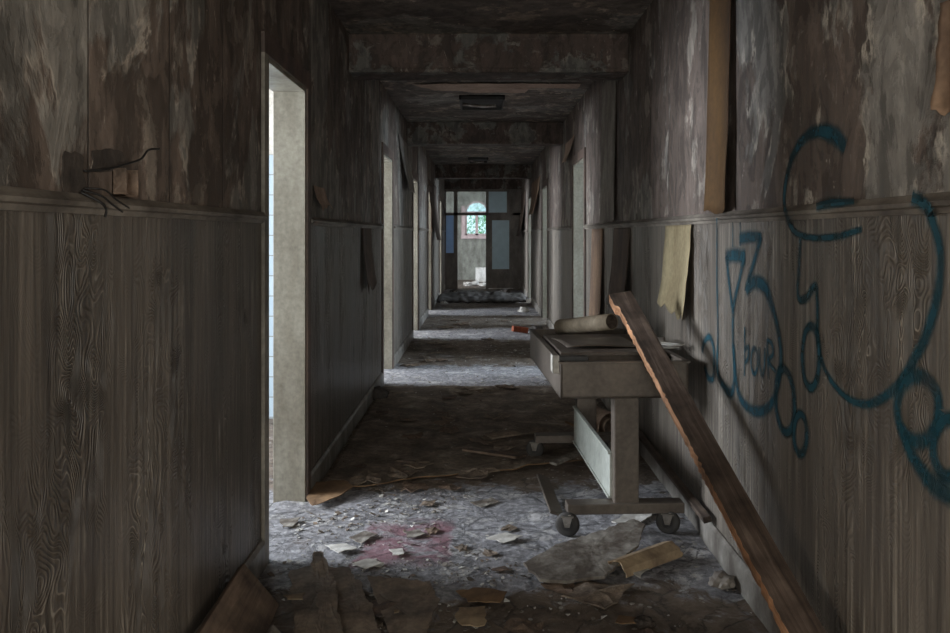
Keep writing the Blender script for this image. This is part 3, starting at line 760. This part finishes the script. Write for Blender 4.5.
sheet('torn_paper', poly((626, 573), (640, 571), (648, 573), (640, 582), (634, 578)), 'white', 'torn white paper under the open end of the cardboard channel', 'paper', seed=12, z=.012)
def crumple(name, c, r, mat, label, cat, seed, sq=.6):
    m = MB(); bmesh.ops.create_icosphere(m.bm, subdivisions=3, radius=r)
    for v in m.bm.verts:
        n_ = noise.noise(v.co * (1.6 / r) + Vector((seed, 0, 0))) * .45 + noise.noise(v.co * (4 / r) + Vector((seed, 3, 0))) * .2
        v.co *= 1 + n_; v.co.z = max(-r * .45, v.co.z) * sq
    return tag(m.build(name, M[mat], loc=c), label, cat)
x, y = g2(722, 586); crumple('crumpled_paper', (x, y, .018), .045, 'peelgrey', 'crumpled grey paper on the floor by the skirting under the timber', 'paper', 4, .7)
x, y = g2(645, 626); crumple('rubble_chunk', (x, y, .012), .032, 'dark', 'black lump of rubble in the bare dirt below the cardboard channel', 'rubble', 7)
x, y = g2(629, 624); sheet('card_scrap', [(x - .05, y - .02), (x + .03, y - .03), (x + .04, y + .02), (x - .03, y + .03)], 'card', 'brown scrap touching the black lump of rubble', 'cardboard', seed=13)
sheet('plaster_sheet', poly((612, 525), (630, 515), (662, 511), (652, 518), (640, 526)), 'white', 'thin pale plaster sheet lying under the trolley between its casters', 'plaster', seed=14, thick=.006)
# angle strip beside the trolley
p0, p1 = g2(544, 484), g2(556, 516)
ang = math.degrees(math.atan2(p1[0] - p0[0], p0[1] - p1[1]))
board('metal_strip', ((p0[0] + p1[0]) / 2 - .0, (p0[1] + p1[1]) / 2 + .02, .02), (.07, .62, .012), (0, 18, ang), 'cart', 'bent metal strip lying beside the trolley caster', 'strip')
# batten on the skirting
board('wooden_batten', (.966, 4.55, .14), (.036, 2.1, .028), (0, -14, 0), 'batten', 'long dark wooden batten lying along the skirting behind the trolley', 'batten')
# debris round the far casters
for k, (a, b, w, l, rz, tilt, mt, lab) in enumerate((
    (494, 458, .15, .36, 62, 10, 'board', 'brown board with a torn pale edge beside the far trolley caster'),
    (517, 438, .10, .45, -60, 6, 'lino', 'long dark strip beyond the board at the far caster'),
    (560, 449, .12, .30, 80, 18, 'card', 'brown card wedged under the far bar of the trolley'),
    (590, 442, .22, .34, 20, 25, 'card', 'crushed brown box side under the trolley between its posts'),
    (566, 470, .05, .30, -35, 6, 'plaster', 'thin pale lath on the floor beneath the trolley panel'))):
    x, y = g2(a, b)
    board('broken_board', (x, y, .03 + .01 * k), (w, l, .014), (0, tilt, rz), mt, lab)
def roll(c, r, L, rz, mat, label):
    m = MB(); n = 40
    m.grid(lambda u, v: ((.35 + .65 * u) * r * math.cos(u * 10), (v - .5) * L, r + (.35 + .65 * u) * r * math.sin(u * 10)), n, 8)
    o = m.build('rolled_paper', M[mat], solid=.002, loc=c, rot=(0, 0, R(rz))); return tag(o, label, 'paper')
roll((.80, 5.45, .012), .10, .28, 20, 'peelpink', 'curled pale paper roll on the floor under the trolley tray')
# card and crumpled sheets along the other wall
sheet('cardboard_piece', poly((306, 503), (316, 488), (345, 484), (352, 494), (336, 503), (312, 509)), 'card', 'orange brown cardboard at the foot of the pale doorway jamb', 'cardboard', seed=15, z=.015, warp=.03)
x, y = g2(376, 398)
crumple('crumpled_sheet', (x, y, .03), .10, 'heap', 'dark crumpled sheet heaped at the wall just before the second doorway', 'sheet', 11, .6)
x, y = g2(520, 333)
board('brick', (x, y, .05), (.21, .11, .075), (0, 8, 12), 'brick', 'rust red brick lying beyond the far end of the trolley', 'brick')
# pale pieces on the lit floor by the doorway
for k, (pp, mt, lab) in enumerate((
    (((325, 547), (345, 546), (358, 551), (338, 556)), 'white', 'bluish white plaster flake beside the red floor paint'),
    (((389, 552), (402, 551), (404, 557), (393, 558)), 'white', 'small white flake in the middle of the red floor paint'),
    (((486, 541), (505, 536), (522, 539), (505, 546)), 'white', 'wide white flake between red floor paint and trolley caster'),
    (((280, 522), (300, 519), (294, 528), (283, 529)), 'plaster', 'pale plaster flake just inside the open doorway'),
    (((404, 534), (420, 533), (424, 538), (408, 540)), 'plaster', 'grey plaster flake on the far edge of the red paint'),
    (((348, 540), (366, 534), (378, 536), (362, 545)), 'plaster', 'curled grey flake at the edge of the red paint nearest the doorway'),
    (((352, 566), (370, 562), (384, 566), (366, 571)), 'white', 'long white flake below the red floor paint'),
    (((470, 505), (492, 500), (500, 504), (480, 509)), 'plaster', 'grey plaster piece on the lit floor beyond the red paint'))):
    sheet('plaster_flake', poly(*pp), mt, lab, 'flake', seed=20 + k, z=.006, warp=.012, group='pale flakes on the lit doorway floor')

# distant heap of sodden carpet before the glazed screen
m = MB()
m.grid(lambda u, v: (-.86 + 1.75 * u, 16.1 + 1.5 * v, .02 + (.12 + .07 * noise.noise(Vector((u * 5, v * 3, 1)))) * math.sin(math.pi * min(1, max(0, v))) ** .6 * (.55 + .45 * math.sin(math.pi * u) ** .3) + .03 * noise.noise(Vector((u * 16, v * 9, 4)))), 60, 24)
o = m.build('carpet_heap', M['heap'], solid=.01); tag(o, 'dark sodden carpet bunched across the corridor before the glazed screen', 'carpet')
for k, (x, y, s_) in enumerate(((-.72, 15.85, .07), (-.62, 18.9, .10), (.55, 18.6, .12), (.74, 14.3, .09), (.78, 11.5, .08), (-.35, 21.6, .12), (.05, 21.5, .10), (-.15, 21.9, .11))):
    crumple('rubble_chunk', (x, y, s_ * .3), s_, 'white' if k in (0, 3, 5, 6, 7) else 'heap', [
        'white rubble lump in front of the carpet heap', 'dark rubble lump behind the carpet heap near the blue pane', 'dark rubble lump before the glazed door leaf',
        'pale rubble lump by the wall at the fourth doorway', 'dark rubble lump by the wall beyond the red brick', 'white rubble just past the opening of the glazed screen',
        'pale rubble beside the white cabinet beyond the screen', 'pale rubble in front of the white cabinet beyond the screen'][k], 'rubble', 20 + k)
cab = empty('cabinet', (.05, 22.6, 0)); tag(cab, 'small white metal cabinet standing beyond the glazed screen', 'cabinet')
MB().box(-.20, .20, -.16, .16, .05, .44).build('body', M['white'], cab, bevel=.008)
MB().box(-.18, .18, -.175, -.16, .08, .41).build('door', M['white'], cab, bevel=.004)
for x in (-.15, .15): MB().box(x - .02, x + .02, -.12, .12, 0, .05).build('foot', M['whitemetal'], cab)

# the old floor covering still lying between the first two doorways, its torn edge toward the lit floor
def front(x): return 4.30 + .42 * (x + .86) + .07 * noise.noise(Vector((x * 3, 0, 7))) + .025 * noise.noise(Vector((x * 13, 0, 2)))
def cover(x, y): return .016 if front(x) < y < 7.3 and -.86 < x < .96 else 0
m = MB()
def cov(u, v):
    x = -.86 + 1.8 * u; y = front(x) + (7.28 - front(x)) * v ** 1.3
    e = .006 * (1 - v) ** 14 * (.5 + noise.noise(Vector((x * 4, 1, 3))))
    return (x, y, floor_h(x, y) + .011 + e + .006 * max(0, noise.noise(Vector((x * 3, y * 3, 4)))))
m.grid(cov, 90, 120)
o = m.build('floor_covering', [M['cover'], M['card']], solid=.008)
o.modifiers[0].material_offset_rim = 1
tag(o, 'worn brown floor covering lying between the first two doorways, front edge torn', 'floor covering')

sheet('ceiling_paper', [(-.63, 7.42), (-.3, 7.37), (.3, 7.36), (.90, 7.38), (.90, 7.60), (.45, 7.63), (.42, 7.84), (-.05, 7.88), (-.2, 7.74), (-.45, 7.70)], 'peelpink', 'pale torn paper sagging from the ceiling beside the black light housing', 'ceiling paper', z=2.706, thick=.002, warp=.012, seed=41)

# flat scraps all over the floor: one of each outline, then copies
protos = []
for k in range(7):
    n = random.randint(5, 8); r = .5
    pts = [(math.cos(2 * math.pi * i / n) * r * random.uniform(.5, 1), math.sin(2 * math.pi * i / n) * r * random.uniform(.35, .8)) for i in range(n)]
    m = MB(); c = m.bm.verts.new((0, 0, .12)); rg = []
    for i, p in enumerate(pts):
        q = pts[(i + 1) % n]
        for t in (0, .5): rg.append(m.bm.verts.new((p[0] + (q[0] - p[0]) * t + random.uniform(-.05, .05), p[1] + (q[1] - p[1]) * t + random.uniform(-.05, .05), random.uniform(-.02, .12))))
    mid = [m.bm.verts.new((v.co.x * .55, v.co.y * .55, random.uniform(.02, .10))) for v in rg]
    L_ = len(rg)
    for i in range(L_):
        m.bm.faces.new((rg[i], rg[(i + 1) % L_], mid[(i + 1) % L_], mid[i])); m.bm.faces.new((mid[i], mid[(i + 1) % L_], c))
    me_o = m.build('floor_scrap', M[['lino', 'board', 'lino', 'lino', 'board', 'peelbrown', 'lino'][k]], solid=.03)
    protos.append(me_o)
placed = 0
def scrap(x, y, s_, k, first=[set()]):
    global placed
    o = protos[k] if k not in first[0] else protos[k].copy()
    if k in first[0]: C.objects.link(o)
    first[0].add(k)
    o.location = (x, y, max(0, floor_h(x, y)) + .004 + cover(x, y)); o.scale = (s_, s_, s_ * .5); o.rotation_euler = (R(random.uniform(-4, 4)), R(random.uniform(-4, 4)), random.uniform(0, 6.28))
    nm = ['lino', 'card', 'lino', 'plaster', 'board', 'grey paper', 'lino'][k]
    tag(o, 'flat torn scrap among the litter covering the corridor floor', 'scrap', 'torn scraps littering the corridor floor')
    placed += 1
rs = random.Random(3)
zones = [((-.8, .35), (4.35, 7.2), 34), ((-.75, .3), (8.3, 10.6), 14), ((-.6, .6), (2.3, 3.2), 9), ((-.3, .35), (3.3, 4.2), 6), ((-.7, .8), (11.7, 13.8), 14)]
for (xr, yr, cnt) in zones:
    for i in range(cnt):
        scrap(rs.uniform(*xr), rs.uniform(*yr), rs.uniform(.10, .34) if cnt != 6 else .12, rs.randrange(7))

# paint flakes and grit: nobody could count them
KEEP = [(-.81, 4.27, .25), (.57, 2.84, .09), (.39, 3.69, .1), (.85, 3.72, .1), (.33, 5.0, .12), (.79, 5.0, .12), (-.79, 2.6, .45), (-.62, 2.42, .35), (.3, 3.9, .5), (.62, 3.4, .32), (.5, 11.0, .3), (.73, 14.3, .3), (.78, 11.5, .3), (.78, 3.64, .2), (.8, 5.4, .3), (-.86, 2.6, .4)]
m = MB(); rs = random.Random(11)
for i in range(5200):
    y = 1.9 + 12 * rs.random() ** 1.6; x = rs.uniform(XL + .03, XR - .03)
    if rs.random() < .25: y = rs.uniform(3.2, 4.3)
    if 4.4 < y < 7.3 and rs.random() < .6: continue
    if noise.noise(Vector((x * 1.8, y * 1.8, 5))) < -.12 and rs.random() < .8: continue
    if any((x - a) ** 2 + (y - b) ** 2 < c * c for a, b, c in KEEP): continue
    s_ = rs.choice((.003, .004, .005, .006, .008, .011, .016)) * rs.uniform(.7, 1.3)
    z = floor_h(x, y) + .003 + cover(x, y); n = rs.randint(3, 5); a0 = rs.random() * 6.28
    tx, ty = rs.uniform(-.4, .4), rs.uniform(-.4, .4)
    vs = []
    for k in range(n):
        a = a0 + 6.28 * k / n; r = s_ * rs.uniform(.5, 1.1); dx, dy = r * math.cos(a), r * math.sin(a)
        vs.append((x + dx, y + dy, z + tx * dx + ty * dy))
    mi = rs.choice((0, 0, 1, 1, 1, 3, 3))
    A = [m.bm.verts.new(v) for v in vs]; B = [m.bm.verts.new((v[0], v[1], v[2] + .0022)) for v in vs]
    for f in [A, B[::-1]] + [[A[k], B[k], B[(k + 1) % n], A[(k + 1) % n]] for k in range(n)]: m.bm.faces.new(f).material_index = mi
o = m.build('paint_flakes', [M['white'], M['plaster'], M['cardpale'], M['lino']])
tag(o, 'fine paint flakes and grit strewn over the floor', 'debris', kind='stuff')

# ------------------------------------------------------------------ outdoors beyond the far window
struct(MB().box(-14, 14, 25, 45, -.5, -.4).build('ground', M['ground']))
for k, (x, y, hgt, lab) in enumerate(((-.75, 31, 2.6, 'green tree seen through the lower panes of the far window'), (.35, 33, 3.1, 'taller bluish green tree behind the mullion of the far window'))):
    e = empty('tree', (x, y, -.4)); tag(e, lab, 'tree', 'trees outside the far window')
    MB().tube([(0, 0, 0), (.03, .02, hgt * .4), (0, 0, hgt * .75)], [.09, .07, .03], 8).build('trunk', M['bark'], e)
    m = MB(); rr = random.Random(k)
    for i in range(900):
        v = Vector((rr.gauss(0, .42), rr.gauss(0, .4), hgt * .72 + rr.gauss(0, .42)))
        n1 = Vector((rr.gauss(0, 1), rr.gauss(0, 1), rr.gauss(0, 1))).normalized(); n2 = n1.orthogonal().normalized() * .05; n3 = n1.cross(n2)
        m.bm.faces.new([m.bm.verts.new(v + q) for q in (n2, n3 * .6, -n2, -n3 * .6)])
    m.build('foliage', M['leaf'], e)

# ------------------------------------------------------------------ light
w = bpy.data.worlds.new('sky'); sc.world = w; w.use_nodes = True
bg = w.node_tree.nodes['Background']; bg.inputs[0].default_value = (.58, .84, .95, 1); bg.inputs[1].default_value = 2.0
def area(name, loc, rot, sx, sy, power, col):
    l = bpy.data.lights.new(name, 'AREA'); l.shape = 'RECTANGLE'; l.size = sx; l.size_y = sy; l.energy = power; l.color = col
    o = bpy.data.objects.new(name, l); C.objects.link(o); o.location = loc; o.rotation_euler = rot; return o
DAY = (.86, .92, 1.0); WARM = (1, .89, .76)
for (a, b), pw in zip(LW, (140, 430, 420, 420, 360, 520)):
    area('daylight_and_fill', (-4.66, (a + b) / 2, 1.65), (0, R(-90), 0), 1.5, b - a, pw, DAY if a > 0 else WARM)  # the WARM lamp is added fill in the unseen near room
for (a, b), pw in zip(RW, (115, 270, 230, 300)):
    area('daylight_and_fill', (4.66, (a + b) / 2, 1.65), (0, R(90), 0), 1.5, b - a, pw, (.72, .86, 1.0) if a > 0 else WARM)  # WARM one on this side is added fill too
area('daylight_and_fill', (3.6, 22.5, 1.8), (0, R(90), 0), 1.4, 1.4, 70, DAY)  # fill lamp added inside the end room, at no window
area('front_fill', (.05, Y0 - .05, 1.3), (R(90), 0, 0), 1.6, 2.4, 70, (1, .90, .78))  # unseen fill lamp added behind the camera

# ------------------------------------------------------------------ camera
cam = bpy.data.cameras.new('camera'); co = bpy.data.objects.new('camera', cam); C.objects.link(co)
co.location = (0, 0, H); co.rotation_euler = (R(90), 0, 0)
cam.sensor_width = 36; cam.lens = F * 36 / 950
cam.shift_x = -(481 - 475) / 950; cam.shift_y = -(316.5 - 234) / 950
cam.clip_start = .05
sc.camera = co
vs_ = sc.view_settings
vs_.view_transform = 'Standard'; vs_.look = 'None'; vs_.gamma = 1; vs_.use_curve_mapping = False
vs_.exposure = .12
